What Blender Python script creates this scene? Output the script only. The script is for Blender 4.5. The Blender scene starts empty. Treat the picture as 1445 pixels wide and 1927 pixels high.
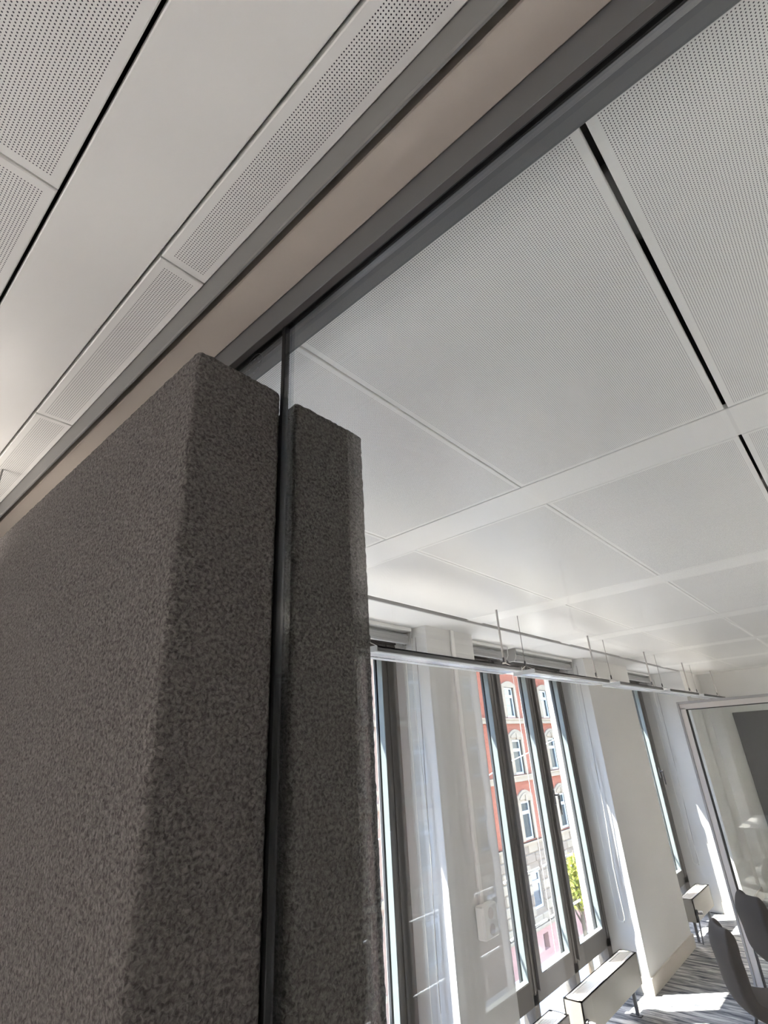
import bpy, bmesh, math, random
from mathutils import Vector, Matrix, Quaternion
from math import sin, cos, pi, radians, sqrt

# ---------------------------------------------------------------- units
# All builder coordinates are in "u": the ceiling is 1 u above the camera.
# X runs along the facade, Y runs towards the facade, Z is up.
S = 0.83            # metres per u
FZ = -2.52          # floor height in u, relative to the camera
random.seed(7)
sc = bpy.context.scene
col = sc.collection

def W(x, y, z):
    return Vector((x * S, y * S, (z - FZ) * S))

# ---------------------------------------------------------------- camera
cam_d = bpy.data.cameras.new('camera')
cam_d.sensor_fit = 'HORIZONTAL'
cam_d.sensor_width = 36.0
cam_d.lens = 975.2 * 36.0 / 1445.0
cam_d.clip_start = 0.02
cam_d.clip_end = 500
cam = bpy.data.objects.new('camera', cam_d)
col.objects.link(cam)
yaw, pitch, roll = 0.706165591, 0.432396362, -0.0622459572
_f = Vector((cos(yaw) * cos(pitch), sin(yaw) * cos(pitch), sin(pitch)))
_r = Vector((sin(yaw), -cos(yaw), 0))
_u = _r.cross(_f)
_r2 = _r * cos(roll) + _u * sin(roll)
_u2 = -_r * sin(roll) + _u * cos(roll)
_m = Matrix((_r2, _u2, -_f)).transposed().to_4x4()
_m.translation = W(0, 0, 0)
cam.matrix_world = _m
sc.camera = cam

# ---------------------------------------------------------------- world, sun, exposure
SKY_STRENGTH = 0.225
SUN_STRENGTH = 5.0
EXPOSURE = 3.65
world = bpy.data.worlds.new('sky')
sc.world = world
world.use_nodes = True
wn = world.node_tree.nodes
wl = world.node_tree.links
wn.clear()
w_out = wn.new('ShaderNodeOutputWorld')
w_bg = wn.new('ShaderNodeBackground')
w_sky = wn.new('ShaderNodeTexSky')
w_sky.sky_type = 'NISHITA'
w_sky.sun_disc = False
w_sky.sun_elevation = radians(64)
w_sky.sun_rotation = radians(38)
w_sky.air_density = 1.0
w_sky.dust_density = 2.0
w_bg.inputs['Strength'].default_value = SKY_STRENGTH
wl.new(w_sky.outputs[0], w_bg.inputs['Color'])
wl.new(w_bg.outputs[0], w_out.inputs['Surface'])

sun_d = bpy.data.lights.new('sun', 'SUN')
sun_d.energy = SUN_STRENGTH
sun_d.angle = radians(0.6)
sun_d.color = (1.0, 0.95, 0.87)
sun = bpy.data.objects.new('sun', sun_d)
col.objects.link(sun)
SUN_DIR = Vector((1.0, -1.28, -3.33)).normalized()
sun.rotation_mode = 'QUATERNION'
sun.rotation_quaternion = SUN_DIR.to_track_quat('-Z', 'Y')
sun.location = W(-20, 25, 60)

sc.view_settings.view_transform = 'Standard'
sc.view_settings.look = 'None'
sc.view_settings.exposure = EXPOSURE
sc.view_settings.gamma = 1.0
sc.view_settings.use_curve_mapping = False
cy = sc.cycles
cy.max_bounces = 14
cy.diffuse_bounces = 8
cy.glossy_bounces = 5
cy.transmission_bounces = 4
cy.transparent_max_bounces = 24
cy.caustics_reflective = False
cy.caustics_refractive = False
cy.sample_clamp_indirect = 6.0
cy.use_denoising = True

# ---------------------------------------------------------------- materials
MATS = {}
def mat(name, color, rough=0.6, metal=0.0, spec=0.5, noise=0.0, nscale=20.0, bump=0.0, bscale=80.0):
    if name in MATS:
        return MATS[name]
    m = bpy.data.materials.new(name)
    m.use_nodes = True
    nt = m.node_tree
    b = nt.nodes['Principled BSDF']
    b.inputs['Base Color'].default_value = (*color, 1)
    b.inputs['Roughness'].default_value = rough
    b.inputs['Metallic'].default_value = metal
    b.inputs['Specular IOR Level'].default_value = spec
    tc = nt.nodes.new('ShaderNodeTexCoord')
    if noise:
        n = nt.nodes.new('ShaderNodeTexNoise')
        n.inputs['Scale'].default_value = nscale
        n.inputs['Detail'].default_value = 4
        nt.links.new(tc.outputs['Object'], n.inputs['Vector'])
        mx = nt.nodes.new('ShaderNodeMix')
        mx.data_type = 'RGBA'
        lo = tuple(c * (1 - noise) for c in color)
        hi = tuple(min(1, c * (1 + noise)) for c in color)
        mx.inputs[6].default_value = (*lo, 1)
        mx.inputs[7].default_value = (*hi, 1)
        nt.links.new(n.outputs['Fac'], mx.inputs[0])
        nt.links.new(mx.outputs[2], b.inputs['Base Color'])
    if bump:
        n2 = nt.nodes.new('ShaderNodeTexNoise')
        n2.inputs['Scale'].default_value = bscale
        n2.inputs['Detail'].default_value = 3
        nt.links.new(tc.outputs['Object'], n2.inputs['Vector'])
        bp = nt.nodes.new('ShaderNodeBump')
        bp.inputs['Strength'].default_value = bump
        bp.inputs['Distance'].default_value = 0.01
        nt.links.new(n2.outputs['Fac'], bp.inputs['Height'])
        nt.links.new(bp.outputs['Normal'], b.inputs['Normal'])
    MATS[name] = m
    return m

def math_node(nt, op, a, b=None):
    n = nt.nodes.new('ShaderNodeMath')
    n.operation = op
    for i, v in enumerate((a, b)):
        if v is None:
            continue
        if isinstance(v, (int, float)):
            n.inputs[i].default_value = v
        else:
            nt.links.new(v, n.inputs[i])
    return n.outputs[0]

def glass_mat(name, tint, reflect=1.0):
    """clear sheet glass: transparent body with a Fresnel mirror on each face"""
    m = bpy.data.materials.new(name)
    m.use_nodes = True
    nt = m.node_tree
    nt.nodes.clear()
    out = nt.nodes.new('ShaderNodeOutputMaterial')
    tr = nt.nodes.new('ShaderNodeBsdfTransparent')
    tr.inputs['Color'].default_value = (*tint, 1)
    gl = nt.nodes.new('ShaderNodeBsdfGlossy')
    gl.inputs['Roughness'].default_value = 0.0
    lw = nt.nodes.new('ShaderNodeLayerWeight')
    lw.inputs['Blend'].default_value = 0.5
    p5 = math_node(nt, 'POWER', lw.outputs['Facing'], 5.0)
    f = math_node(nt, 'MULTIPLY', p5, 0.96)
    f = math_node(nt, 'ADD', f, 0.042)
    f = math_node(nt, 'MULTIPLY', f, reflect)
    mx = nt.nodes.new('ShaderNodeMixShader')
    nt.links.new(f, mx.inputs[0])
    nt.links.new(tr.outputs[0], mx.inputs[1])
    nt.links.new(gl.outputs[0], mx.inputs[2])
    nt.links.new(mx.outputs[0], out.inputs['Surface'])
    MATS[name] = m
    return m

CEIL_COL = (0.84, 0.83, 0.81)
mat('ceiling_white', CEIL_COL, rough=0.33, spec=0.5)
def perforated_mat():
    m = bpy.data.materials.new('perforated_metal')
    m.use_nodes = True
    nt = m.node_tree
    b = nt.nodes['Principled BSDF']
    b.inputs['Roughness'].default_value = 0.33
    tc = nt.nodes.new('ShaderNodeTexCoord')
    sp = nt.nodes.new('ShaderNodeSeparateXYZ')
    nt.links.new(tc.outputs['Object'], sp.inputs[0])
    pitch_m = 0.0056 * S
    def cell(o):
        q = math_node(nt, 'DIVIDE', o, pitch_m)
        q = math_node(nt, 'FRACT', q)
        q = math_node(nt, 'SUBTRACT', q, 0.5)
        return math_node(nt, 'MULTIPLY', q, q)
    d = math_node(nt, 'ADD', cell(sp.outputs[0]), cell(sp.outputs[1]))
    hole = math_node(nt, 'LESS_THAN', d, 0.225 ** 2)
    mx = nt.nodes.new('ShaderNodeMix')
    mx.data_type = 'RGBA'
    mx.inputs[6].default_value = (*CEIL_COL, 1)
    mx.inputs[7].default_value = (0.05, 0.048, 0.06, 1)
    nt.links.new(hole, mx.inputs[0])
    nt.links.new(mx.outputs[2], b.inputs['Base Color'])
    MATS['perforated_metal'] = m
perforated_mat()

def fabric_mat():
    m = bpy.data.materials.new('boucle_felt')
    m.use_nodes = True
    nt = m.node_tree
    b = nt.nodes['Principled BSDF']
    b.inputs['Roughness'].default_value = 0.95
    b.inputs['Specular IOR Level'].default_value = 0.15
    tc = nt.nodes.new('ShaderNodeTexCoord')
    n = nt.nodes.new('ShaderNodeTexNoise')
    n.inputs['Scale'].default_value = 200
    n.inputs['Detail'].default_value = 2.5
    n.inputs['Roughness'].default_value = 0.55
    n.inputs['Distortion'].default_value = 0.6
    nt.links.new(tc.outputs['Object'], n.inputs['Vector'])
    cr = nt.nodes.new('ShaderNodeValToRGB')
    cr.color_ramp.elements[0].position = 0.32
    cr.color_ramp.elements[0].color = (0.074, 0.067, 0.064, 1)
    cr.color_ramp.elements[1].position = 0.68
    cr.color_ramp.elements[1].color = (0.235, 0.217, 0.207, 1)
    nt.links.new(n.outputs['Fac'], cr.inputs[0])
    nt.links.new(cr.outputs[0], b.inputs['Base Color'])
    bp = nt.nodes.new('ShaderNodeBump')
    bp.inputs['Strength'].default_value = 0.9
    bp.inputs['Distance'].default_value = 0.006
    nt.links.new(n.outputs['Fac'], bp.inputs['Height'])
    nt.links.new(bp.outputs['Normal'], b.inputs['Normal'])
    MATS['boucle_felt'] = m
fabric_mat()

def carpet_mat():
    m = bpy.data.materials.new('carpet')
    m.use_nodes = True
    nt = m.node_tree
    b = nt.nodes['Principled BSDF']
    b.inputs['Roughness'].default_value = 0.95
    b.inputs['Specular IOR Level'].default_value = 0.1
    tc = nt.nodes.new('ShaderNodeTexCoord')
    mp = nt.nodes.new('ShaderNodeMapping')
    mp.inputs['Scale'].default_value = (22, 3.2, 1)
    nt.links.new(tc.outputs['Object'], mp.inputs['Vector'])
    n = nt.nodes.new('ShaderNodeTexNoise')
    n.inputs['Scale'].default_value = 1.0
    n.inputs['Detail'].default_value = 5
    n.inputs['Roughness'].default_value = 0.62
    n.inputs['Distortion'].default_value = 0.7
    nt.links.new(mp.outputs[0], n.inputs['Vector'])
    cr = nt.nodes.new('ShaderNodeValToRGB')
    e = cr.color_ramp.elements
    e[0].position = 0.36; e[0].color = (0.050, 0.058, 0.072, 1)
    e[1].position = 0.66; e[1].color = (0.52, 0.51, 0.49, 1)
    k = e.new(0.50); k.color = (0.235, 0.235, 0.24, 1)
    nt.links.new(n.outputs['Fac'], cr.inputs[0])
    nt.links.new(cr.outputs[0], b.inputs['Base Color'])
    bp = nt.nodes.new('ShaderNodeBump')
    bp.inputs['Strength'].default_value = 0.5
    bp.inputs['Distance'].default_value = 0.006
    nt.links.new(n.outputs['Fac'], bp.inputs['Height'])
    nt.links.new(bp.outputs['Normal'], b.inputs['Normal'])
    MATS['carpet'] = m
carpet_mat()

def brick_mat():
    m = bpy.data.materials.new('red_brick')
    m.use_nodes = True
    nt = m.node_tree
    b = nt.nodes['Principled BSDF']
    b.inputs['Roughness'].default_value = 0.9
    b.inputs['Specular IOR Level'].default_value = 0.2
    tc = nt.nodes.new('ShaderNodeTexCoord')
    mp = nt.nodes.new('ShaderNodeMapping')
    mp.inputs['Rotation'].default_value = (radians(90), 0, 0)
    nt.links.new(tc.outputs['Object'], mp.inputs['Vector'])
    br = nt.nodes.new('ShaderNodeTexBrick')
    br.inputs['Scale'].default_value = 4.0
    br.inputs['Color1'].default_value = (0.27, 0.072, 0.036, 1)
    br.inputs['Color2'].default_value = (0.21, 0.052, 0.027, 1)
    br.inputs['Mortar'].default_value = (0.26, 0.14, 0.10, 1)
    br.inputs['Mortar Size'].default_value = 0.018
    nt.links.new(mp.outputs[0], br.inputs['Vector'])
    nt.links.new(br.outputs['Color'], b.inputs['Base Color'])
    MATS['red_brick'] = m
brick_mat()

mat('plaster_white', (0.66, 0.655, 0.645), rough=0.75, spec=0.3, bump=0.05, bscale=120)
mat('wall_taupe', (0.22, 0.21, 0.20), rough=0.8)
mat('desk_white', (0.80, 0.79, 0.77), rough=0.4)
mat('beam_beige', (0.60, 0.53, 0.47), rough=0.6, spec=0.3, noise=0.04, nscale=6)
mat('beam_slate', (0.115, 0.125, 0.135), rough=0.45)
mat('edge_grey', (0.21, 0.205, 0.20), rough=0.5)
mat('beam_grey', (0.36, 0.355, 0.35), rough=0.4)
mat('anodised_grey', (0.20, 0.205, 0.215), rough=0.28, metal=0.35)
mat('anodised_dark', (0.075, 0.068, 0.066), rough=0.4)
mat('black_rubber', (0.008, 0.008, 0.009), rough=0.5)
mat('seal_strip', (0.42, 0.43, 0.44), rough=0.2)
mat('plenum_black', (0.012, 0.012, 0.013), rough=0.9)
mat('window_metal', (0.088, 0.080, 0.074), rough=0.38, spec=0.5)
mat('window_rebate', (0.19, 0.215, 0.215), rough=0.45)
mat('outer_metal', (0.014, 0.015, 0.018), rough=0.6)
mat('brushed_steel', (0.62, 0.62, 0.63), rough=0.25, metal=1.0)
mat('handle_dark', (0.05, 0.05, 0.055), rough=0.3, metal=0.6)
mat('lamp_grey', (0.10, 0.10, 0.105), rough=0.4)
mat('lamp_silver', (0.62, 0.64, 0.66), rough=0.35)
mat('louvre_white', (0.82, 0.82, 0.83), rough=0.18, metal=0.5)
mat('wire_steel', (0.30, 0.29, 0.28), rough=0.4, metal=0.5)
mat('cable_grey', (0.38, 0.36, 0.35), rough=0.5)
mat('blind_white', (0.78, 0.78, 0.77), rough=0.5)
mat('blind_grey', (0.34, 0.34, 0.34), rough=0.7)
mat('bracket_grey', (0.42, 0.41, 0.40), rough=0.5)
mat('radiator_paint', (0.30, 0.28, 0.25), rough=0.38)
mat('grille_metal', (0.50, 0.47, 0.42), rough=0.35, metal=0.2)
mat('radiator_inside', (0.05, 0.047, 0.045), rough=0.7)
mat('radiator_leg', (0.10, 0.105, 0.12), rough=0.5)
mat('conduit_white', (0.84, 0.83, 0.81), rough=0.5)
mat('chair_fabric', (0.043, 0.036, 0.031), rough=0.85, spec=0.2)
mat('chair_leg_metal', (0.05, 0.05, 0.052), rough=0.4, metal=0.6)
mat('frame_aluminium', (0.68, 0.635, 0.61), rough=0.4, metal=0.15)
mat('frame_edge', (0.40, 0.385, 0.39), rough=0.4, metal=0.2)
mat('board_grey', (0.10, 0.10, 0.105), rough=0.7)
mat('skirting', (0.52, 0.48, 0.43), rough=0.6)
mat('sandstone', (0.27, 0.21, 0.15), rough=0.9, spec=0.2, noise=0.15, nscale=2.0)
mat('sandstone_dark', (0.20, 0.15, 0.11), rough=0.9, spec=0.2, noise=0.15, nscale=2.0)
mat('pink_stone', (0.36, 0.19, 0.155), rough=0.9, spec=0.2, noise=0.12, nscale=2.0)
mat('brown_stone', (0.25, 0.16, 0.12), rough=0.9, spec=0.2, noise=0.12, nscale=1.5)
mat('pvc_white', (0.5, 0.52, 0.56), rough=0.4)
mat('dark_pane', (0.035, 0.045, 0.05), rough=0.05, spec=0.7)
mat('asphalt', (0.42, 0.41, 0.40), rough=0.9, noise=0.1, nscale=3)
mat('gravel', (0.50, 0.48, 0.45), rough=0.9, noise=0.1, nscale=8)
mat('pavement', (0.5, 0.49, 0.47), rough=0.9, noise=0.1, nscale=3)
mat('rail_white', (0.60, 0.63, 0.66), rough=0.4, metal=0.2)
mat('guide_wire', (0.75, 0.74, 0.70), rough=0.3, metal=0.2)
mat('leaf_yellow', (0.20, 0.21, 0.015), rough=0.7, noise=0.3, nscale=3)
mat('bark', (0.10, 0.075, 0.05), rough=0.9)
mat('roof_slate', (0.10, 0.10, 0.11), rough=0.8)
mat('wire_dark', (0.03, 0.03, 0.03), rough=0.5)
mat('etch', (0.30, 0.31, 0.315), rough=0.5)
glass_mat('partition_glass', (0.955, 0.968, 0.962), 1.15)
glass_mat('joint_polymer', (0.90, 0.91, 0.92), 1.0)
glass_mat('window_glass', (0.97, 0.975, 0.97), 0.8)

# ---------------------------------------------------------------- mesh builder
class MB:
    def __init__(self):
        self.v, self.f, self.mi = [], [], []
    def add(self, verts, faces, mi=0):
        o = len(self.v)
        self.v += [tuple(p) for p in verts]
        self.f += [tuple(i + o for i in f) for f in faces]
        self.mi += [mi] * len(faces)
        return self
    def box(self, x0, x1, y0, y1, z0, z1, mi=0):
        v = [(x0, y0, z0), (x1, y0, z0), (x1, y1, z0), (x0, y1, z0),
             (x0, y0, z1), (x1, y0, z1), (x1, y1, z1), (x0, y1, z1)]
        f = [(0, 3, 2, 1), (4, 5, 6, 7), (0, 1, 5, 4), (1, 2, 6, 5), (2, 3, 7, 6), (3, 0, 4, 7)]
        return self.add(v, f, mi)
    def bbox(self, x0, x1, y0, y1, z0, z1, b, mi=0):
        """box with chamfered edges"""
        b = min(b, (x1 - x0) * .45, (y1 - y0) * .45, (z1 - z0) * .45)
        bm = bmesh.new()
        bmesh.ops.create_cube(bm, size=1)
        for w in bm.verts:
            w.co = Vector((x0 if w.co.x < 0 else x1, y0 if w.co.y < 0 else y1, z0 if w.co.z < 0 else z1))
        bmesh.ops.bevel(bm, geom=bm.edges[:], offset=b, segments=1, affect='EDGES', profile=.5)
        bm.verts.index_update()
        self.add([w.co[:] for w in bm.verts], [[w.index for w in f.verts] for f in bm.faces], mi)
        bm.free()
        return self
    def prism(self, pts, axis, a, b, mi=0):
        """extrude a closed 2D outline along an axis ('x','y','z')"""
        def P(p, t):
            if axis == 'x': return (t, p[0], p[1])
            if axis == 'y': return (p[0], t, p[1])
            return (p[0], p[1], t)
        n = len(pts)
        v = [P(p, a) for p in pts] + [P(p, b) for p in pts]
        f = [tuple(range(n))[::-1], tuple(range(n, 2 * n))]
        f += [(i, (i + 1) % n, n + (i + 1) % n, n + i) for i in range(n)]
        return self.add(v, f, mi)
    def tube(self, pts, r, n=8, mi=0):
        pts = [Vector(p) for p in pts]
        rs = r if isinstance(r, (list, tuple)) else [r] * len(pts)
        v, f = [], []
        prev = None
        for i, p in enumerate(pts):
            t = (pts[min(i + 1, len(pts) - 1)] - pts[max(i - 1, 0)]).normalized()
            if prev is None:
                a = t.orthogonal().normalized()
            else:
                a = (prev - t * prev.dot(t)).normalized()
            prev = a
            c = t.cross(a)
            for k in range(n):
                th = 2 * pi * k / n
                v.append(p + (a * cos(th) + c * sin(th)) * rs[i])
        for i in range(len(pts) - 1):
            for k in range(n):
                k2 = (k + 1) % n
                f.append((i * n + k, i * n + k2, (i + 1) * n + k2, (i + 1) * n + k))
        f.append(tuple(range(n))[::-1])
        m = (len(pts) - 1) * n
        f.append(tuple(range(m, m + n)))
        return self.add(v, f, mi)
    def build(self, name, mats, parent=None, origin=None, smooth=False, local=False, kind=None):
        """verts are in u world coordinates (or u local to the parent when local=True)"""
        if not isinstance(mats, (list, tuple)):
            mats = [mats]
        me = bpy.data.meshes.new(name)
        if local:
            vs = [(p[0] * S, p[1] * S, p[2] * S) for p in self.v]
            base = Vector((0, 0, 0))
        else:
            if origin is not None:
                base = W(*origin)
            elif parent is not None:
                base = WORLD_LOC[parent.name]
            else:
                n = len(self.v)
                lo = [min(p[i] for p in self.v) for i in range(3)]
                hi = [max(p[i] for p in self.v) for i in range(3)]
                base = W((lo[0] + hi[0]) / 2, (lo[1] + hi[1]) / 2, lo[2])
            vs = [tuple(W(*p) - base) for p in self.v]
        me.from_pydata(vs, [], self.f)
        for m in mats:
            me.materials.append(MATS[m] if isinstance(m, str) else m)
        for i, q in enumerate(me.polygons):
            q.material_index = self.mi[i]
            q.use_smooth = smooth
        bm = bmesh.new()
        bm.from_mesh(me)
        bmesh.ops.recalc_face_normals(bm, faces=bm.faces[:])
        bm.to_mesh(me)
        bm.free()
        me.update()
        return link(me, name, parent, base, local)

WORLD_LOC = {}
def link(me, name, parent=None, base=None, local=False):
    o = bpy.data.objects.new(name, me)
    col.objects.link(o)
    if parent is not None:
        o.parent = parent
        if not local:
            o.location = base - WORLD_LOC[parent.name]
    else:
        o.location = base
    if not local:
        WORLD_LOC[o.name] = Vector(base)
    return o

def tag(o, label=None, cat=None, group=None, kind=None):
    if label: o['label'] = label
    if cat: o['category'] = cat
    if group: o['group'] = group
    if kind: o['kind'] = kind
    return o

def empty(name, x, y, z, rz=0.0, label=None, cat=None, group=None, kind=None):
    o = bpy.data.objects.new(name, None)
    o.empty_display_size = 0.1
    o.location = W(x, y, z)
    o.rotation_euler = (0, 0, rz)
    col.objects.link(o)
    WORLD_LOC[o.name] = W(x, y, z)
    return tag(o, label, cat, group, kind)

def child_copy(src, parent, loc_u):
    """copy of a part sharing its mesh, placed at world u coordinates"""
    o = src.copy()
    col.objects.link(o)
    o.parent = parent
    o.location = W(*loc_u) - WORLD_LOC[parent.name]
    return o

# ================================================================ SETTING
X_BACK, X_END = -4.6, 11.8
Y_RIGHT, YP, YF, YO = -5.0, 2.76, 3.10, 3.365     # inner wall, pier face, window face, outer face
LINTEL = 0.82

# floor
fl = MB().box(X_BACK, X_END + .2, Y_RIGHT, YO, FZ - .25, FZ).build('floor', 'carpet', origin=(0, 0, FZ))
tag(fl, kind='structure')

# ceiling: plenum slab with every metal panel its own child
ceil = MB().box(X_BACK - .2, X_END + .2, Y_RIGHT - .2, 2.47, 1.07, 1.3).build('ceiling', 'plenum_black', origin=(0, 0, 1))
tag(ceil, kind='structure')

T = 0.022
def panel_mesh(w, d, perforated=True):
    """metal ceiling cassette w x d, lower face at z=0, origin in its corner"""
    bx, by, r = 0.0165, 0.018, 0.0022
    m = MB()
    ring = [(0, 0), (w, 0), (w, d), (0, d)]
    def inset(a, b): return [(a, b), (w - a, b), (w - a, d - b), (a, d - b)]
    v = [(x, y, T) for x, y in ring] + [(x, y, r) for x, y in ring] + [(x, y, 0) for x, y in inset(r, r)]
    f = []
    for k in (0, 4):
        f += [(k + i, k + (i + 1) % 4, k + 4 + (i + 1) % 4, k + 4 + i) for i in range(4)]
    mi = [0] * len(f)
    if perforated:
        v += [(x, y, 0) for x, y in inset(bx, by)]
        f += [(8 + i, 8 + (i + 1) % 4, 12 + (i + 1) % 4, 12 + i) for i in range(4)]
        mi += [0] * 4
        f.append((12, 13, 14, 15)); mi.append(1)
    else:
        f.append((8, 9, 10, 11)); mi.append(0)
    f.append((3, 2, 1, 0)); mi.append(0)
    m.v, m.f, m.mi = v, f, mi
    return m

rows = [0.063 + 0.783 * k for k in range(-6, 4)]      # joints along X
rows = [Y_RIGHT + .02] + [r for r in rows if r > Y_RIGHT + .1]
GAP = {0.063: 0.0125}
spans = [(-4.58, -3.62), (-3.37, -1.80), (-1.55, .097),
         (.300, .404), (.60, 1.912), (2.154, 3.872), (4.112, 5.752), (6.0, 7.652), (7.896, 9.54), (9.79, 11.45)]
cache = {}
for (xa, xb) in spans:
    edges = rows + ([] if abs(rows[-1] - 2.43) < .03 else [2.432])
    for ya, yb in zip(edges[:-1], edges[1:]):
        ga = 0.006 if abs(ya - .063) < 1e-6 else 0.0022
        gb = 0.006 if abs(yb - .063) < 1e-6 else 0.0022
        w, d = round(xb - xa, 4), round(yb - ya - ga - gb, 4)
        if d < .05:
            continue
        k = (w, d)
        if k not in cache:
            o = panel_mesh(w, d).build('ceiling_panel', ['ceiling_white', 'perforated_metal'], ceil, local=True)
            cache[k] = o
        else:
            o = cache[k].copy()
            col.objects.link(o)
        o.parent = ceil
        o.location = W(xa, ya + ga, 1.0) - WORLD_LOC[ceil.name]
# plain strips that run between the panel fields
for (xa, xb) in [(-3.614, -3.376), (-1.794, -1.556), (.1045, .2935),
                 (1.9185, 2.1515), (3.8785, 4.1095), (5.7585, 5.9975), (7.6585, 7.8935), (9.5465, 9.7875), (11.4565, 11.79)]:
    o = panel_mesh(xb - xa, 2.432 - Y_RIGHT - .02, False).build('ceiling_strip', 'ceiling_white', ceil, local=True)
    o.location = W(xa, Y_RIGHT + .02, 1.0) - WORLD_LOC[ceil.name]
# edge profile and plaster margin along the facade
for xa, xb in ((X_BACK, .40), (.70, X_END)):
    MB().box(xa, xb, 2.436, 2.452, .985, 1.07).box(xa, xb, 2.452, 2.475, 1.0, 1.07).build('ceiling_trim', 'beam_grey', ceil)
MB().box(X_BACK, .5, 2.475, 3.24, .995, 1.3).box(.5, X_END, 2.475, 3.24, .995, 1.3).build('ceiling_margin', 'plaster_white', ceil)

# walls that close the two rooms
tag(MB().box(X_BACK - .2, X_END + .2, Y_RIGHT - .2, Y_RIGHT, FZ, 1.3).build('wall_right', 'wall_taupe'), kind='structure')
tag(MB().box(X_END, X_END + .2, Y_RIGHT, YO, FZ, 1.3).build('wall_end', 'plaster_white'), kind='structure')
tag(MB().box(X_BACK - .2, X_BACK, Y_RIGHT, YO, FZ, 1.3).build('wall_back', 'wall_taupe'), kind='structure')

# facade wall with piers, lintels and parapet
wl_ = empty('wall_left', 2, YO, FZ, kind='structure')
bays = {'window_1': (1.0, 3.70), 'window_2': (4.45, 7.17), 'window_3': (8.87, 10.55), 'window_4': (-4.18, -1.46)}
piers = [(-4.8, -4.18), (-1.46, 1.0), (3.70, 4.45), (7.17, 8.87)]
for a, b in piers:
    MB().bbox(a, b, YP, YO, FZ, .999, .004).build('pier', 'plaster_white', wl_)
MB().bbox(10.55, 12.0, 2.40, YO, FZ, .999, .004).build('pier', 'plaster_white', wl_)
for a, b in bays.values():
    MB().box(a, b, 3.26, 3.44, LINTEL, 1.3).build('lintel', 'plaster_white', wl_)
MB().box(-4.8, 12.0, 3.44, 3.46, .999, 3.0).box(-4.8, 12.0, 3.24, 3.44, 1.3, 3.0).build('parapet', 'sandstone', wl_)
MB().box(-4.8, 12.0, 3.0, YO, -15.05, FZ - .25).build('lower_wall', 'sandstone', wl_)
# skirting round the piers
for n, (a, b, y) in enumerate([(3.70, 4.45, YP), (7.17, 8.87, YP), (10.55, 11.8, 2.40), (-1.46, .40, YP)]):
    o = MB().prism([(a - .018, y + .33), (a - .018, y - .018), (b + .018, y - .018), (b + .018, y + .33), (b, y + .33), (b, y), (a, y), (a, y + .33)],
               'z', FZ + .001, FZ + .145).build('baseboard_left', 'skirting')
    tag(o, kind='structure')

# ================================================================ WINDOWS
def window(name, a, b, lights, handles):
    """frame, casements (each with its pane and beads), lower fixed lights, guard bars"""
    w = empty(name, (a + b) / 2, 3.18, FZ, kind='structure')
    top, zb, zt = .70, -2.06, -2.52
    fr = MB()
    fr.box(a, b, 3.13, 3.25, .87, .995)                     # head box
    fr.box(a, b, 3.12, 3.25, -2.52, -2.455)                 # sill
    fr.box(a, b, 3.125, 3.25, -2.135, -2.045)               # transom
    xs = [a] + [(lights[i][1] + lights[i + 1][0]) / 2 for i in range(len(lights) - 1)] + [b]
    for i, x in enumerate(xs):
        h = .045
        x0, x1 = x - h, x + h
        if i == 0: x0, x1 = a, max(a + .03, lights[0][0] - .085)
        if i == len(xs) - 1: x0, x1 = min(b - .03, lights[-1][1] + .085), b
        fr.box(x0, x1, 3.125, 3.25, -2.455, .87)
    fr.build('window_frame', 'window_metal', w)
    for k in range(3):                                      # stepped head box
        MB().box(a + .01, b - .01, 3.105 - .0, 3.135, .878 + .038 * k, .908 + .038 * k).build('head_slat', 'window_metal', w)
    for i, (g0, g1) in enumerate(lights):
        st = .085
        x0, x1 = g0 - st, g1 + st
        c = MB()
        c.box(x0, g0, 3.10, 3.16, -2.04, .87).box(g1, x1, 3.10, 3.16, -2.04, .87)
        c.box(g0, g1, 3.10, 3.16, -2.04, -1.945).box(g0, g1, 3.10, 3.16, .80, .87)
        # raised lip on the sash edge
        c.box(x0 - .004, x0 + .022, 3.092, 3.10, -2.045, .87).box(x1 - .022, x1 + .004, 3.092, 3.10, -2.045, .87)
        cas = c.build('casement', 'window_metal', w)
        r = MB()
        r.box(g0, g0 + .004, 3.104, 3.158, -1.945, .80).box(g1 - .004, g1, 3.104, 3.158, -1.945, .80)
        r.box(g0 + .004, g1 - .004, 3.104, 3.158, -1.945, -1.939).box(g0 + .004, g1 - .004, 3.104, 3.158, .796, .80)
        r.build('glazing_bead', 'window_rebate', cas)
        q = MB()
        q.box(x0 + .03, g0 + .010, 3.172, 3.194, -2.0, .85).box(g1 - .010, x1 - .03, 3.172, 3.194, -2.0, .85)
        q.build('outer_profile', 'outer_metal', cas)
        MB().box(g0, g1, 3.160, 3.171, -1.945, .80).build('pane', 'window_glass', cas)
        MB().box(g0 - .03, g1 + .03, 3.165, 3.176, -2.455, -2.135).build('lower_pane', 'window_glass', w)
        for z in (-1.26, -1.72):
            MB().tube([(g0 - .06, 3.35, z), (g1 + .08, 3.35, z)], .013, 8).build('guard_bar', 'rail_white', w, smooth=True)
        for x in (g0 + .78, g0 + .89):
            MB().tube([(x, 3.35, LINTEL), (x, 3.35, -2.52)], .0032, 6).build('guide_wire', 'guide_wire', w)
        if i in handles:
            hx = g0 - .05 if handles[i] < 0 else g1 + .05
            h = MB().bbox(hx - .018, hx + .018, 3.078, 3.10, -.66, -.50, .006)
            ho = h.build('window_handle', 'brushed_steel', w)
            l = MB().tube([(hx, 3.08, -.56), (hx, 3.035, -.56)], .012, 8)
            l.bbox(hx - .013, hx + .013, 3.02, 3.04, -.76, -.545, .006)
            l.build('lever', 'handle_dark' if handles[i] > 0 else 'brushed_steel', ho)
    return w

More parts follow.
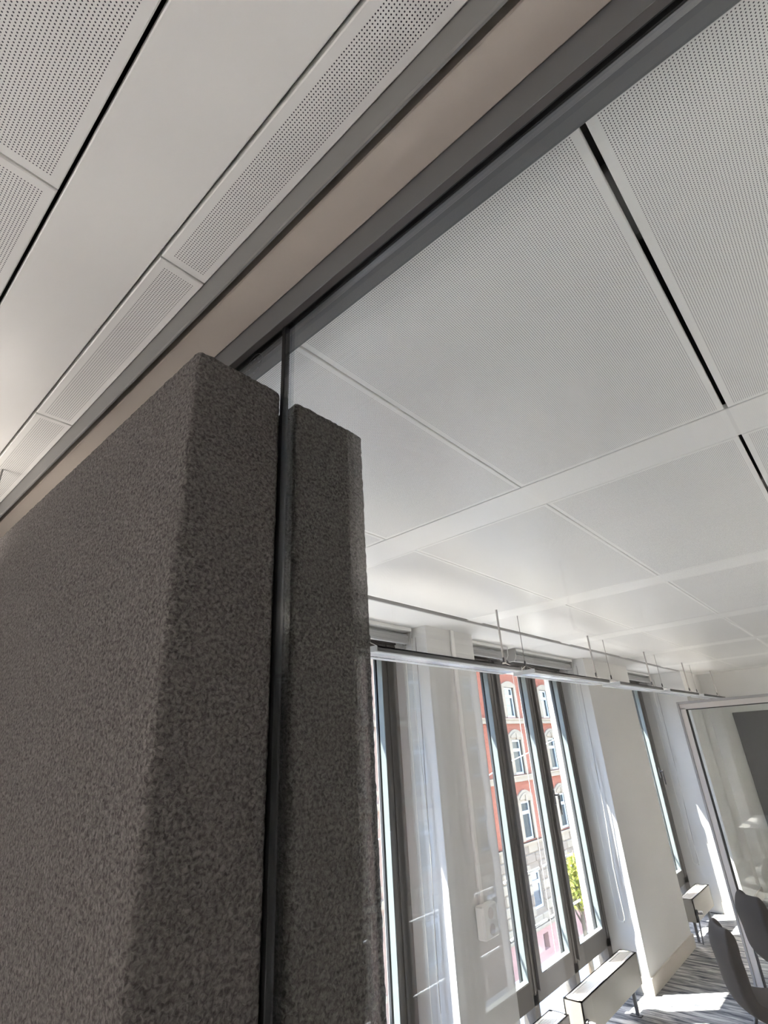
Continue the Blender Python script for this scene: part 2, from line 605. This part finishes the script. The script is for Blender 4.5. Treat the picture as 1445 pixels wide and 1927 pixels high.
L2 = [(4.60, 5.225), (5.48, 6.10), (6.35, 6.97)]
window('window_1', 1.0, 3.70, [(x - 3.49, y - 3.49) for x, y in L2], {2: -1})
window('window_2', 4.45, 7.17, L2, {2: -1})
window('window_3', 8.87, 10.55, [(9.02, 9.56), (9.80, 10.25)], {1: 1})
window('window_4', -4.18, -1.46, [(x - 8.63, y - 8.63) for x, y in L2], {2: -1})

# ================================================================ GLASS PARTITION
part = empty('wall_partition', .552, 0, FZ, kind='structure')
YL, YR_ = 2.76, Y_RIGHT
# near edge profile of the ceiling
MB().prism([(.405, 1.0), (.405, .932), (.4075, .928), (.4115, .928), (.4135, .932), (.4135, 1.06), (.405, 1.06)], 'y', YR_, YL).build('edge_profile', 'edge_grey', part)
# head beam
MB().bbox(.439, .5300, YR_, YL, .960, 1.07, .0025).build('head_beam', 'beam_beige', part)
MB().box(.5300, .5745, YR_, YL, .9615, 1.07).build('beam_core', 'anodised_dark', part)
MB().bbox(.5745, .662, YR_, YL, .960, 1.07, .0025).build('head_beam', 'beam_slate', part)
# channel holding the glass: two legs and a rubber groove
MB().prism([(.530, .962), (.530, .889), (.5315, .8875), (.5455, .8875), (.5455, .962)], 'y', YR_, YL).build('channel_leg', 'anodised_grey', part)
MB().box(.5305, .5452, YR_, YL, .8872, .8885).build('channel_lip', 'anodised_dark', part)
MB().prism([(.5605, .962), (.5605, .8875), (.573, .8875), (.5745, .889), (.5745, .962)], 'y', YR_, YL).build('channel_leg', 'anodised_grey', part)
MB().box(.5455, .551, YR_, YL, .892, .962).box(.5572, .5605, YR_, YL, .889, .962).build('gasket', 'black_rubber', part)
# floor channel
MB().box(.53, .575, YR_, YL, FZ, FZ + .05).build('floor_channel', 'anodised_grey', part)
GX0, GX1 = .5478, .5572
pA = MB().bbox(GX0, GX1, .733, YL, FZ + .03, .93, .001).build('glass_pane', 'partition_glass', part)
pB = MB().bbox(GX0, GX1, YR_, .7035, FZ + .03, .93, .001).build('glass_pane', 'partition_glass', part)
MB().box(.545, .5595, .7245, .7335, FZ + .05, .8875).build('joint_seal', 'black_rubber', part)
js = MB().box(.5465, .5585, .7145, .7235, FZ + .05, .8875).build('joint_strip', 'joint_polymer', part)
MB().box(.5470, .5578, .7045, .7135, FZ + .05, .8875).build('joint_strip', 'joint_polymer', part)
# faint etched safety mark near the top of the left pane
st = MB()
cx, cz = .842, .846
for k in range(24):
    t0, t1 = 2 * pi * k / 24, 2 * pi * (k + 1) / 24
    for r0, r1 in ((.0318, .0326),):
        st.add([(.5475, cx + r0 * cos(t0), cz + r0 * sin(t0)), (.5475, cx + r1 * cos(t0), cz + r1 * sin(t0)),
                (.5475, cx + r1 * cos(t1), cz + r1 * sin(t1)), (.5475, cx + r0 * cos(t1), cz + r0 * sin(t1))], [(0, 1, 2, 3)])
for k in range(8):
    t0 = 2 * pi * k / 8
    y, z = cx + .02 * cos(t0), cz + .02 * sin(t0)
    st.add([(.5475, y - .003, z - .0012), (.5475, y + .003, z - .0012), (.5475, y + .003, z + .0012), (.5475, y - .003, z + .0012)], [(0, 1, 2, 3)])
st.build('safety_mark', 'etch', pA)

# ================================================================ ACOUSTIC PANELS
def fabric_block(x0, x1, y0, y1, z0, z1, sp, r):
    """closed rounded block with a fine grid so that the boucle can be real relief"""
    lo = Vector((x0 + r, y0 + r, z0 + r)); hi = Vector((x1 - r, y1 - r, z1 - r))
    idx, V, F = {}, [], []
    def axis(a, b):
        n = max(2, round((b - a) / sp))
        return [a + (b - a) * i / n for i in range(n + 1)]
    ax = [axis(x0, x1), axis(y0, y1), axis(z0, z1)]
    def vid(p):
        k = (round(p[0], 5), round(p[1], 5), round(p[2], 5))
        if k in idx: return idx[k]
        q = Vector(p)
        c = Vector((min(max(q.x, lo.x), hi.x), min(max(q.y, lo.y), hi.y), min(max(q.z, lo.z), hi.z)))
        d = q - c
        if d.length > 1e-9:
            q = c + d.normalized() * r
        idx[k] = len(V)
        V.append(tuple(q))
        return idx[k]
    for a in range(3):
        b, c = (a + 1) % 3, (a + 2) % 3
        for s in (0, -1):
            for i in range(len(ax[b]) - 1):
                for j in range(len(ax[c]) - 1):
                    q = []
                    for di, dj in ((0, 0), (1, 0), (1, 1), (0, 1)):
                        p = [0, 0, 0]
                        p[a] = ax[a][s]; p[b] = ax[b][i + di]; p[c] = ax[c][j + dj]
                        q.append(vid(p))
                    F.append(tuple(q if s else q[::-1]))
    m = MB()
    m.v, m.f, m.mi = V, F, [0] * len(F)
    return m

tex = bpy.data.textures.new('boucle_relief', 'CLOUDS')
tex.noise_scale = 0.0075
tex.noise_depth = 1
def acoustic_panel(x0, x1, z1, label):
    o = fabric_block(x0, x1, .727, 2.74, FZ, z1, .008, .012).build('acoustic_panel', 'boucle_felt', smooth=True)
    d = o.modifiers.new('relief', 'DISPLACE')
    d.texture = tex
    d.texture_coords = 'LOCAL'
    d.strength = 0.0035
    d.mid_level = 0.5
    return tag(o, label, 'acoustic panel', 'felt acoustic panels either side of the glass')
acoustic_panel(.353, .5445, .703, 'large dark grey boucle felt acoustic panel in front of the glass, nearest the camera')
acoustic_panel(.5835, .790, .703, 'dark grey boucle felt acoustic panel standing behind the glass joint')

# ================================================================ BLINDS
def blind(x0, x1, chain_x, label, group='roller blinds above the windows'):
    b = empty('roller_blind', (x0 + x1) / 2, 2.97, .995, label=label, cat='blind', group=group)
    MB().prism([(2.895, .992), (2.895, .966), (2.90, .962), (3.06, .962), (3.06, .992)], 'x', x0 + .02, x1 - .02).build('head_rail', 'blind_white', b)
    n = 14
    pts = [(2.97 + .046 * cos(2 * pi * k / n), .905 + .046 * sin(2 * pi * k / n)) for k in range(n)]
    MB().prism(pts, 'x', x0 + .03, x1 - .03).build('fabric_roll', 'blind_grey', b, smooth=False)
    MB().box(x0 + .03, x1 - .03, 2.926, 2.930, .872, .925).build('fabric_edge', 'blind_grey', b)
    MB().bbox(x0 + .03, x1 - .03, 2.915, 2.935, .850, .876, .004).build('bottom_bar', 'blind_grey', b)
    for x in (x0, x1 - .022):
        MB().prism([(2.90, .992), (2.905, .90), (2.93, .855), (3.0, .85), (3.03, .90), (3.03, .992)], 'x', x, x + .022).build('bracket', 'bracket_grey', b)
    if chain_x is not None:
        y0, y1 = 2.89, 2.975
        zb = -1.85
        pts = [(chain_x, y0, .90)] + [(chain_x, y0 + .02 * sin(i), .9 - 2.6 * i / 8) for i in range(1, 8)]
        for k in range(7):
            t = pi + pi * k / 6
            pts.append((chain_x, (y0 + y1) / 2 + (y1 - y0) / 2 * cos(t), zb + .045 * sin(t)))
        pts += [(chain_x, y1, .9 - 2.6 * i / 8) for i in range(7, -1, -1)]
        MB().tube(pts, .0042, 6).build('bead_chain', 'guide_wire', b, smooth=True)
        pts = [(chain_x, y0 - .04, .90)] + [(chain_x, y0 - .05 + .01 * i, .9 - 2.8 * i / 6) for i in range(1, 7)]
        MB().tube(pts, .003, 6).build('pull_cord', 'wire_steel', b, smooth=True)
    return b
blind(1.05, 3.685, 3.66, 'rolled-up roller blind in the window left of the narrow pier with the conduit')
blind(4.50, 5.40, None, 'short rolled-up roller blind just right of the narrow pier')
blind(5.56, 7.14, 7.125, 'long rolled-up roller blind left of the wide pier')
blind(8.92, 10.52, 10.5, 'rolled-up roller blind in the last window right of the wide pier')
blind(-4.1, -1.5, None, 'rolled-up roller blind in the window on the camera side of the partition')

# ================================================================ PENDANT LUMINAIRES
LY0, LY1, LZ0, LZ1 = 1.975, 2.140, .506, .540
UPLIGHT = 40.0
def uplight(k):
    name = 'uplight_%d' % round(k * 100)
    if name not in MATS:
        m = bpy.data.materials.new(name)
        m.use_nodes = True
        m.node_tree.nodes.clear()
        em = m.node_tree.nodes.new('ShaderNodeEmission')
        em.inputs['Color'].default_value = (1.0, .92, .83, 1)
        em.inputs['Strength'].default_value = UPLIGHT * k
        o = m.node_tree.nodes.new('ShaderNodeOutputMaterial')
        m.node_tree.links.new(em.outputs[0], o.inputs['Surface'])
        MATS[name] = m
    return MATS[name]
def luminaire(x0, x1, label, cable=True, up=1.0, dy=0.0, inset=.10, down=0.0):
    LY0, LY1, yc = 1.975 + dy, 2.165 + dy, 2.07 + dy
    e = empty('pendant_luminaire', (x0 + x1) / 2, yc, LZ0, label=label, cat='lamp', group='pendant lights along the window wall' if dy == 0 else 'pendant lights out of frame')
    h = MB()
    h.box(x0 + .012, x1 - .012, LY0, LY0 + .012, LZ0 + .006, LZ1).box(x0 + .012, x1 - .012, LY1 - .012, LY1, LZ0 + .006, LZ1)
    h.box(x0 + .012, x1 - .012, LY0, LY1, LZ1 - .008, LZ1)
    h.build('housing', 'lamp_grey', e)
    for x in (x0, x1 - .012):
        MB().bbox(x, x + .012, LY0 - .001, LY1 + .001, LZ0, LZ1 + .001, .002).build('end_cap', 'lamp_silver', e)
    MB().box(x0 + .012, x1 - .012, LY0 + .001, LY0 + .050, LZ0, LZ0 + .006).box(x0 + .012, x1 - .012, LY1 - .050, LY1 - .001, LZ0, LZ0 + .006).build('reflector_rail', 'lamp_silver', e)
    g = MB()
    n = int((x1 - x0 - .06) / .032)
    for k in range(n + 1):
        x = x0 + .03 + (x1 - x0 - .06) * k / n
        g.prism([(x - .002, LZ0 + .001), (x + .002, LZ0 + .001), (x + .009, LZ0 + .022), (x - .009, LZ0 + .022)], 'y', LY0 + .05, LY1 - .05)
    go = g.build('louvre', 'louvre_white', e)
    tag(go, kind='stuff')
    MB().add([(x0 + .03, yc - .05, LZ1 + .004), (x1 - .03, yc - .05, LZ1 + .004), (x1 - .03, yc + .05, LZ1 + .004), (x0 + .03, yc + .05, LZ1 + .004)], [(0, 1, 2, 3)]).build('uplight_tube', uplight(up), e)  # glowing strip added on top of the housing to brighten the ceiling
    if down:  # added fill light aimed at the floor, so its bounce lifts the ceiling
        ld = bpy.data.lights.new('downlight', 'AREA')
        ld.shape = 'RECTANGLE'; ld.size = (x1 - x0 - .1) * S; ld.size_y = .08 * S
        ld.energy = down; ld.spread = radians(75); ld.color = (1.0, .93, .86)
        lo = bpy.data.objects.new('downlight', ld)
        col.objects.link(lo)
        lo.parent = e
        lo.location = (0, 0, -.012)
    for j, x in enumerate((x0 + .05, x1 - inset)):
        thick = cable and j == 1
        MB().tube([(x, yc, .998), (x, yc, .62)], .0085 if thick else .003, 8).build('suspension_wire', 'cable_grey' if thick else 'wire_steel', e)
        MB().tube([(x, yc, .62), (x, yc, .612), (x, yc, .582), (x, yc, .575)], [.004, .008, .008, .004], 8).build('wire_gripper', 'handle_dark', e)
        bw = MB().tube([(x, yc, .578), (x - .006, LY0 + .02, LZ1)], .0025, 5).tube([(x, yc, .578), (x + .006, LY1 - .02, LZ1)], .0025, 5)
        bw.build('bridle_wire', 'wire_steel', e)
        if thick:
            MB().tube([(x + .012, yc, .66), (x + .014, yc - .005, .61), (x - .01, yc - .02, .575), (x - .07, yc - .03, .565), (x - .09, yc - .035, .54)], .006, 6).build('power_cable', 'cable_grey', e, smooth=True)
    return e
luminaire(2.175, 3.86, 'long grey louvred pendant light nearest the glass, left end of the row', up=.012)
luminaire(4.06, 5.735, 'long grey louvred pendant light, second in the row from the glass', up=.012)
luminaire(6.02, 7.60, 'long grey louvred pendant light, third in the row, in front of the wide pier', up=.012)
luminaire(7.90, 9.45, 'long grey louvred pendant light, fourth in the row, left above the glazed room corner', up=.012)
luminaire(9.75, 11.35, 'grey louvred pendant light farthest away, partly behind the glazed room', up=.012)
luminaire(-1.40, .342, 'pendant light on the camera side of the partition, hung near the window piers', cable=False, up=.03, inset=.012)
for a, b, t in ((2.2, 3.86, 'nearest behind the partition'), (4.1, 5.7, 'second behind the partition'), (6.0, 7.6, 'before the glazed room')):  # this inner row and the lamps below it are unseen, added as fill
    luminaire(a, b, 'grey pendant light of the inner row out of frame, ' + t, dy=-3.8, up=.05, down=7.5)
luminaire(8.7, 10.3, 'pendant light inside the glazed room, out of frame to the right', dy=-3.1, up=1.0)
luminaire(-3.4, -1.8, 'pendant light behind the camera, on the inner side', dy=-2.9, up=.3, down=5)
luminaire(-3.4, -1.8, 'pendant light behind the camera, nearer the windows', dy=-.9, up=.01, down=11)

# ================================================================ RADIATORS
def radiator(x0, x1, label, knob=True, y0=2.68, y1=2.85):
    z0, z1 = -2.285, -2.03
    e = empty('radiator', (x0 + x1) / 2, (y0 + y1) / 2, FZ, label=label, cat='radiator', group='low radiators under the windows')
    b = MB()
    t = .012
    b.box(x0, x1, y0, y0 + t, z0, z1).box(x0, x1, y1 - t, y1, z0, z1)
    b.box(x0, x0 + t, y0, y1, z0, z1).box(x1 - t, x1, y0, y1, z0, z1)
    b.box(x0, x1, y0, y0 + .034, z1 - .006, z1).box(x0, x1, y1 - .034, y1, z1 - .006, z1)
    b.box(x0, x0 + .03, y0, y1, z1 - .006, z1).box(x1 - .03, x1, y0, y1, z1 - .006, z1)
    b.build('casing', 'radiator_paint', e)
    MB().box(x0 + t, x1 - t, y0 + t, y1 - t, z0 + .01, z1 - .03).build('heating_core', 'radiator_inside', e)
    g = MB()
    n = 9
    for k in range(n):
        y = y0 + .040 + (y1 - y0 - .080) * k / (n - 1)
        g.box(x0 + .03, x1 - .03, y - .0028, y + .0028, z1 - .018, z1 - .002)
    for k in range(1, 5):
        x = x0 + (x1 - x0) * k / 5
        g.box(x - .004, x + .004, y0 + .034, y1 - .034, z1 - .022, z1 - .010)
    tag(g.build('top_grille', 'grille_metal', e), kind='stuff')
    for x in (x0 + .08, x1 - .10):
        l = MB().box(x - .012, x + .012, y0 + .055, y0 + .085, FZ, z0 + .002).box(x - .03, x + .03, y0 + .03, y1 - .03, FZ, FZ + .008)
        l.build('leg', 'radiator_leg', e)
    if knob:
        zc, yc = -2.175, y0 + .045
        k = MB().tube([(x0 + .03, y0, zc), (x0 + .03, y0 - .02, zc)], .030, 14)
        ko = k.build('valve', 'handle_dark', e, smooth=False)
        MB().tube([(x0 + .03, y0 - .02, zc), (x0 + .03, y0 - .03, zc), (x0 + .03, y0 - .075, zc), (x0 + .03, y0 - .08, zc)], [.018, .024, .021, .015], 14).build('valve_head', 'brushed_steel', ko)
        MB().tube([(x0 + .03, y0 + .0, zc - .02), (x0 + .03, y0 - .01, zc - .05), (x0 + .03, y0 + .01, FZ)], .009, 8).build('supply_pipe', 'radiator_leg', e)
    return e
radiator(5.33, 6.72, 'low beige radiator with slotted top before the middle window, beside the wide pier')
radiator(4.52, 5.07, 'low beige radiator nearest the camera, only its far corner in the frame', knob=False)
radiator(9.0, 9.93, 'low beige radiator in the last window bay beyond the wide pier')

# unseen white desks, added to bounce sunlight onto the ceiling
def bounce_desk(x0, x1, y0, y1, label):
    zt = -1.64
    e = empty('desk', (x0 + x1) / 2, (y0 + y1) / 2, FZ, label=label, cat='desk', group='white desks under the windows')
    MB().bbox(x0, x1, y0, y1, zt - .03, zt, .005).build('desk_top', 'desk_white', e)
    for x in (x0 + .05, x1 - .05):
        for y in (y0 + .05, y1 - .05):
            MB().box(x - .025, x + .025, y - .025, y + .025, FZ, zt - .03).build('leg', 'frame_aluminium', e)
    return e
bounce_desk(1.15, 2.95, 1.75, 2.66, 'white desk at the window behind the felt panels')
bounce_desk(-2.2, -.5, 1.75, 2.66, 'white desk close to the partition on the camera side')

# conduit and socket box on the narrow pier
cd = empty('cable_conduit', 4.08, YP - .01, -1.30, label='white cable conduit running down the narrow pier to a socket box', cat='conduit')
MB().bbox(4.062, 4.108, YP - .022, YP, -1.10, .994, .004).build('conduit', 'conduit_white', cd)
bx = MB().bbox(4.00, 4.20, YP - .075, YP, -1.31, -1.10, .010).build('socket_box', 'conduit_white', cd)
for z in (-1.155, -1.255):
    MB().tube([(4.10, YP - .0752, z), (4.10, YP - .079, z)], .036, 16).build('socket', 'frame_aluminium', bx)

# ================================================================ GLAZED ROOM (far right)
gw = empty('wall_far', 7.80, 0, FZ, kind='structure')
GT = .362
MB().bbox(7.755, 7.835, 1.822, 1.885, FZ, .290, .004).build('door_post', 'frame_aluminium', gw)
MB().bbox(7.745, 7.845, 1.885, 1.910, FZ, GT, .003).build('corner_profile', 'frame_edge', gw)
MB().bbox(7.755, 7.835, Y_RIGHT, 1.885, .268, .335, .004).build('top_rail', 'frame_aluminium', gw)
MB().bbox(7.745, 7.845, Y_RIGHT, 1.885, .335, GT, .003).build('top_profile', 'frame_edge', gw)
MB().box(7.757, 7.833, 1.814, 1.822, FZ + .01, .268).box(7.757, 7.833, Y_RIGHT, 1.814, .260, .268).build('gasket', 'black_rubber', gw)
MB().box(7.755, 7.835, Y_RIGHT, 1.822, FZ, FZ + .04).build('bottom_rail', 'frame_aluminium', gw)
MB().box(7.790, 7.800, Y_RIGHT, 1.814, FZ + .04, .260).build('glass_pane', 'partition_glass', gw)

bd = MB().bbox(X_END - .05, X_END - .002, -.6, 2.02, FZ + .35, .285, .006).build('pinboard', 'board_grey')
tag(bd, 'large dark grey wall panel seen through the glazed room at the right edge', 'wall panel')

# ================================================================ CHAIRS
def chair(x, y, rz, label):
    e = empty('shell_chair', x, y, FZ, rz, label, 'chair', 'shell chairs by the glazed room')
    prof = [(-0.239, 0.873, 0.124), (-0.259, 0.855, 0.155), (-0.264, 0.811, 0.184), (-0.275, 0.752, 0.198), (-0.263, 0.688, 0.19), (-0.255, 0.623, 0.184), (-0.250, 0.546, 0.187),
            (-0.225, 0.478, 0.206), (-0.105, 0.443, 0.212), (-0.02, 0.434, 0.222), (0.08, 0.438, 0.23), (0.16, 0.444, 0.226), (0.215, 0.44, 0.208), (0.235, 0.425, 0.18)]
    nu = 12
    V, F = [], []
    for i, (px, pz, hw) in enumerate(prof):
        for j in range(nu + 1):
            s = -1 + 2 * j / nu
            t = i / (len(prof) - 1)
            cup = .055 * s * s * (1 - abs(t - .5) * .8)
            V.append(((px + cup * (1 - t)) / S, hw * s / S, (pz + cup * .5 * t) / S))
    for i in range(len(prof) - 1):
        for j in range(nu):
            a = i * (nu + 1) + j
            F.append((a, a + 1, a + nu + 2, a + nu + 1))
    m = MB(); m.v, m.f, m.mi = V, F, [0] * len(F)
    sh = m.build('seat_shell', 'chair_fabric', e, smooth=True, local=True)
    so = sh.modifiers.new('thickness', 'SOLIDIFY'); so.thickness = .085; so.offset = 0
    su = sh.modifiers.new('round', 'SUBSURF'); su.levels = 2; su.render_levels = 2
    for sx, sy in ((1, 1), (1, -1), (-1, 1), (-1, -1)):
        MB().tube([(sx * .12 / S, sy * .12 / S, .415 / S), (sx * .22 / S, sy * .22 / S, .012 / S), (sx * .222 / S, sy * .222 / S, 0)], [.013 / S, .010 / S, .010 / S], 10).build('leg', 'chair_leg_metal', e, local=True, smooth=True)
    MB().box(-.14 / S, .14 / S, -.14 / S, .14 / S, .398 / S, .418 / S).build('seat_bracket', 'chair_leg_metal', e, local=True)
    return e
chair(5.90, 1.30, radians(-61), 'dark brown upholstered shell chair nearer the camera at the lower right corner')
chair(7.03, 1.29, radians(-52), 'brown upholstered shell chair farther back, beside the glazed room post')

# ================================================================ OUTSIDE
GZ = -15.05
st_ = MB().box(-70, 90, YO, 22.0, GZ - .4, GZ - .15).build('street', 'asphalt'); tag(st_, kind='structure')
pv = MB().box(-70, 90, 22.0, 25.4, GZ - .4, GZ).build('pavement', 'pavement'); tag(pv, kind='structure')
pv2 = MB().box(-70, 90, YO, 6.5, GZ - .15, GZ).build('pavement', 'pavement'); tag(pv2, kind='structure')

def holed_wall(mb, x0, x1, z0, z1, y, depth, openings, mi=0, ri=1):
    xs = sorted({x0, x1} | {c for o in openings for c in (o[0], o[1])})
    zs = sorted({z0, z1} | {c for o in openings for c in (o[2], o[3])})
    for xa, xb in zip(xs[:-1], xs[1:]):
        for za, zb in zip(zs[:-1], zs[1:]):
            cx, cz = (xa + xb) / 2, (za + zb) / 2
            if any(o[0] < cx < o[1] and o[2] < cz < o[3] for o in openings):
                continue
            mb.add([(xa, y, za), (xb, y, za), (xb, y, zb), (xa, y, zb)], [(0, 1, 2, 3)], mi)
    for a, b, c, d in openings:
        mb.add([(a, y, c), (b, y, c), (b, y, d), (a, y, d), (a, y + depth, c), (b, y + depth, c), (b, y + depth, d), (a, y + depth, d)],
               [(0, 1, 5, 4), (1, 2, 6, 5), (2, 3, 7, 6), (3, 0, 4, 7)], ri)

def sash(parent, x0, x1, z0, z1, y):
    f = MB()
    t = .16
    f.box(x0, x0 + t, y, y + .1, z0, z1).box(x1 - t, x1, y, y + .1, z0, z1)
    f.box(x0 + t, x1 - t, y, y + .1, z0, z0 + t).box(x0 + t, x1 - t, y, y + .1, z1 - t, z1)
    zm = z0 + (z1 - z0) * .70
    f.box(x0 + t, x1 - t, y - .03, y + .1, zm - .12, zm + .12)
    w = f.build('window', 'pvc_white', parent)
    MB().box(x0 + t, x1 - t, y + .05, y + .07, z0 + t, zm - .12).build('pane', 'dark_pane', w)
    MB().box(x0 + t, x1 - t, y + .05, y + .07, zm + .12, z1 - t).build('pane', 'dark_pane', w)

def arch_pts(x0, x1, z0, zs, rise, n=10):
    pts = [(x0, z0), (x1, z0), (x1, zs)]
    for k in range(1, n):
        t = k / n
        pts.append((x1 + (x0 - x1) * t, zs + rise * sin(pi * t)))
    pts.append((x0, zs))
    return pts

BY = 25.0
bb = empty('brick_building', 55, BY + 4, GZ, label='red brick town house with sandstone window surrounds across the street', cat='building')
cents = [c + 7.0 * k for k in range(-2, 4) for c in (42.55, 45.40) if c + 7.0 * k > 35]
rows_b = [(2.15, 4.75), (-2.45, .30), (-7.30, -4.50)]
X0, X1 = 33.2, 72.0
ops = [(c - .85, c + .85, a, b) for c in cents for a, b in rows_b]
m = MB(); holed_wall(m, X0, X1, -7.55, 8.2, BY, .55, ops); m.build('brick_wall', ['red_brick', 'sandstone'], bb)
ops2 = [(c - .80, c + .80, -11.95, -9.50) for c in cents]
m = MB(); holed_wall(m, X0, X1, -12.95, -7.55, BY, .45, ops2); m.build('stone_wall', ['sandstone_dark', 'sandstone'], bb)
ops3 = [(c - .42, c + .42, -14.5, -13.5) for c in cents]
m = MB(); holed_wall(m, X0, X1, GZ, -12.95, BY - .12, .5, ops3); m.build('plinth', ['pink_stone', 'pink_stone'], bb)
m = MB().box(X0, X1, BY + .6, BY + 8, GZ, 8.2)
m.build('rear_block', 'sandstone_dark', bb)
for c in cents:
    MB().box(c - .42, c + .42, BY + .3, BY + .36, -14.5, -13.5).build('cellar_window', 'dark_pane', bb)
    for a, b in rows_b:
        sash(bb, c - .85, c + .85, a, b, BY + .12)
    sash(bb, c - .80, c + .80, -11.95, -9.50, BY + .12)
    # surrounds: two jambs, segmental arch head and sill for each storey
    for r, (a, b) in enumerate(rows_b):
        s = MB()
        s.box(c - 1.32, c - .85, BY - .10, BY + .1, a, b).box(c + .85, c + 1.32, BY - .10, BY + .1, a, b)
        rise = (.36, .46, .46)[r]
        zb = b + (0, .22, .22)[r]
        pts = arch_pts(c - 1.32, c + 1.32, b, zb + .18, rise)
        s.prism(pts, 'y', BY - .12, BY + .1)
        so = s.build('window_surround', 'sandstone', bb)
        if r:
            MB().prism(arch_pts(c - 1.05, c + 1.05, b + .16, zb + .06, rise * .8), 'y', BY - .20, BY - .11).build('pediment', 'sandstone', so)
            MB().prism([(c - .12, b + .02), (c + .12, b + .02), (c + .17, b + .5), (c - .17, b + .5)], 'y', BY - .26, BY - .19).build('keystone', 'sandstone', so)
for z0, z1, d in ((1.62, 2.06, .22), (-2.98, -2.50, .22), (-7.62, -7.40, .18), (-13.1, -12.85, .25), (8.0, 8.7, .7)):
    MB().box(X0, X1, BY - d, BY + .05, z0, z1).box(X0, X1, BY - d - .08, BY + .05, z1 - .12, z1).build('string_course', 'sandstone', bb)
MB().prism([(BY - .6, 8.7), (BY + 4, 12), (BY + 8, 8.7)], 'x', X0, X1).build('roof', 'roof_slate', bb)
# rusticated ashlar of the lower storey, block by block where it can be seen
ch = 5.40 / 8
for r in range(8):
    z0 = -12.95 + r * ch
    x = 38.0 + (.8 if r % 2 else 0)
    while x < 58:
        L = 1.55 + random.uniform(-.12, .12)
        xa, xb = x + .035, min(x + L, 59) - .035
        x += L
        segs = [(xa, xb)]
        for (a, b, c, d) in ops2:
            if z0 + ch > c + .05 and z0 < d - .05:
                segs = [q for s0, s1 in segs for q in ((s0, min(s1, a - .02)), (max(s0, b + .02), s1)) if q[1] - q[0] > .12]
        for s0, s1 in segs:
            MB().bbox(s0, s1, BY - .09, BY + .05, z0 + .035, z0 + ch - .035, .05).build('stone', 'sandstone' if random.random() < .65 else 'sandstone_dark', bb)

sb = empty('sandstone_building', -12, BY + 4, GZ, label='brown sandstone town house with pale window frames, left along the street', cat='building')
cents2 = [-55 + 3.5 * k for k in range(25)]
rows_s = [(2.6, 5.4), (-2.2, .7), (-7.1, -4.2), (-12.0, -9.0)]
ops = [(c - .85, c + .85, a, b) for c in cents2 for a, b in rows_s]
m = MB(); holed_wall(m, -58, 32.9, GZ, 8.4, BY, .5, ops); m.build('stone_wall', ['brown_stone', 'sandstone'], sb)
MB().box(-58, 32.9, BY + .6, BY + 8, GZ, 8.4).build('rear_block', 'brown_stone', sb)
for c in cents2:
    for a, b in rows_s:
        sash(sb, c - .85, c + .85, a, b, BY + .15)
        s = MB().box(c - 1.2, c - .85, BY - .12, BY + .1, a, b).box(c + .85, c + 1.2, BY - .12, BY + .1, a, b)
        s.box(c - 1.3, c + 1.3, BY - .2, BY + .1, b, b + .5).box(c - 1.3, c + 1.3, BY - .25, BY + .1, a - .3, a)
        s.build('window_surround', 'sandstone', sb)
for z0, z1, d in ((1.5, 1.9, .25), (-3.3, -2.9, .25), (-8.2, -7.8, .25), (8.0, 8.8, .8)):
    MB().box(-58, 32.9, BY - d, BY + .05, z0, z1).build('string_course', 'sandstone', sb)
MB().prism([(BY - .6, 8.8), (BY + 4, 12), (BY + 8, 8.8)], 'x', -58, 32.9).build('roof', 'roof_slate', sb)

# street tree with yellow-green leaves
tr = empty('street_tree', 29.4, 14.0, GZ, label='small street tree with bright yellow-green leaves outside the middle window', cat='tree')
t = MB().tube([(29.4, 14, GZ - .15), (29.45, 14.02, GZ + 3), (29.38, 13.98, GZ + 6.5), (29.4, 14, GZ + 9.4)], [.20, .16, .11, .04], 9)
for k in range(9):
    a = k * 2.4
    z = GZ + 5.6 + .42 * k
    t.tube([(29.4, 14, z), (29.4 + .5 * cos(a), 14 + .5 * sin(a), z + .35), (29.4 + .95 * cos(a), 14 + .95 * sin(a), z + .85)], [.06, .04, .015], 6)
t.build('trunk', 'bark', tr, smooth=True)
lv = MB()
rnd = random.Random(3)
while len(lv.f) < 1700:
    u = Vector((rnd.uniform(-1, 1), rnd.uniform(-1, 1), rnd.uniform(-1, 1)))
    if not .25 < u.length < 1: continue
    c = Vector((29.4 + u.x * 1.25, 14 + u.y * 1.25, GZ + 8.6 + u.z * 1.15))
    n = Vector((rnd.uniform(-1, 1), rnd.uniform(-1, 1), rnd.uniform(-.2, 1))).normalized()
    a = n.orthogonal().normalized(); b = n.cross(a)
    s = rnd.uniform(.08, .16)
    lv.add([c - a * s, c - b * s * .6 + n * .02, c + a * s, c + b * s * .6 + n * .02], [(0, 1, 2, 3)])
lo = lv.build('foliage', 'leaf_yellow', tr); tag(lo, kind='stuff')

# thin span wire over the street
sw = MB().tube([(12, 15, -3.6), (20, 15, -2.2), (26.5, 15, -.81), (28.63, 15, -.466), (36, 15, .75)], .022, 5).build('span_wire', 'guide_wire')
tag(sw, 'thin pale span wire crossing in front of the red brick house', 'wire')
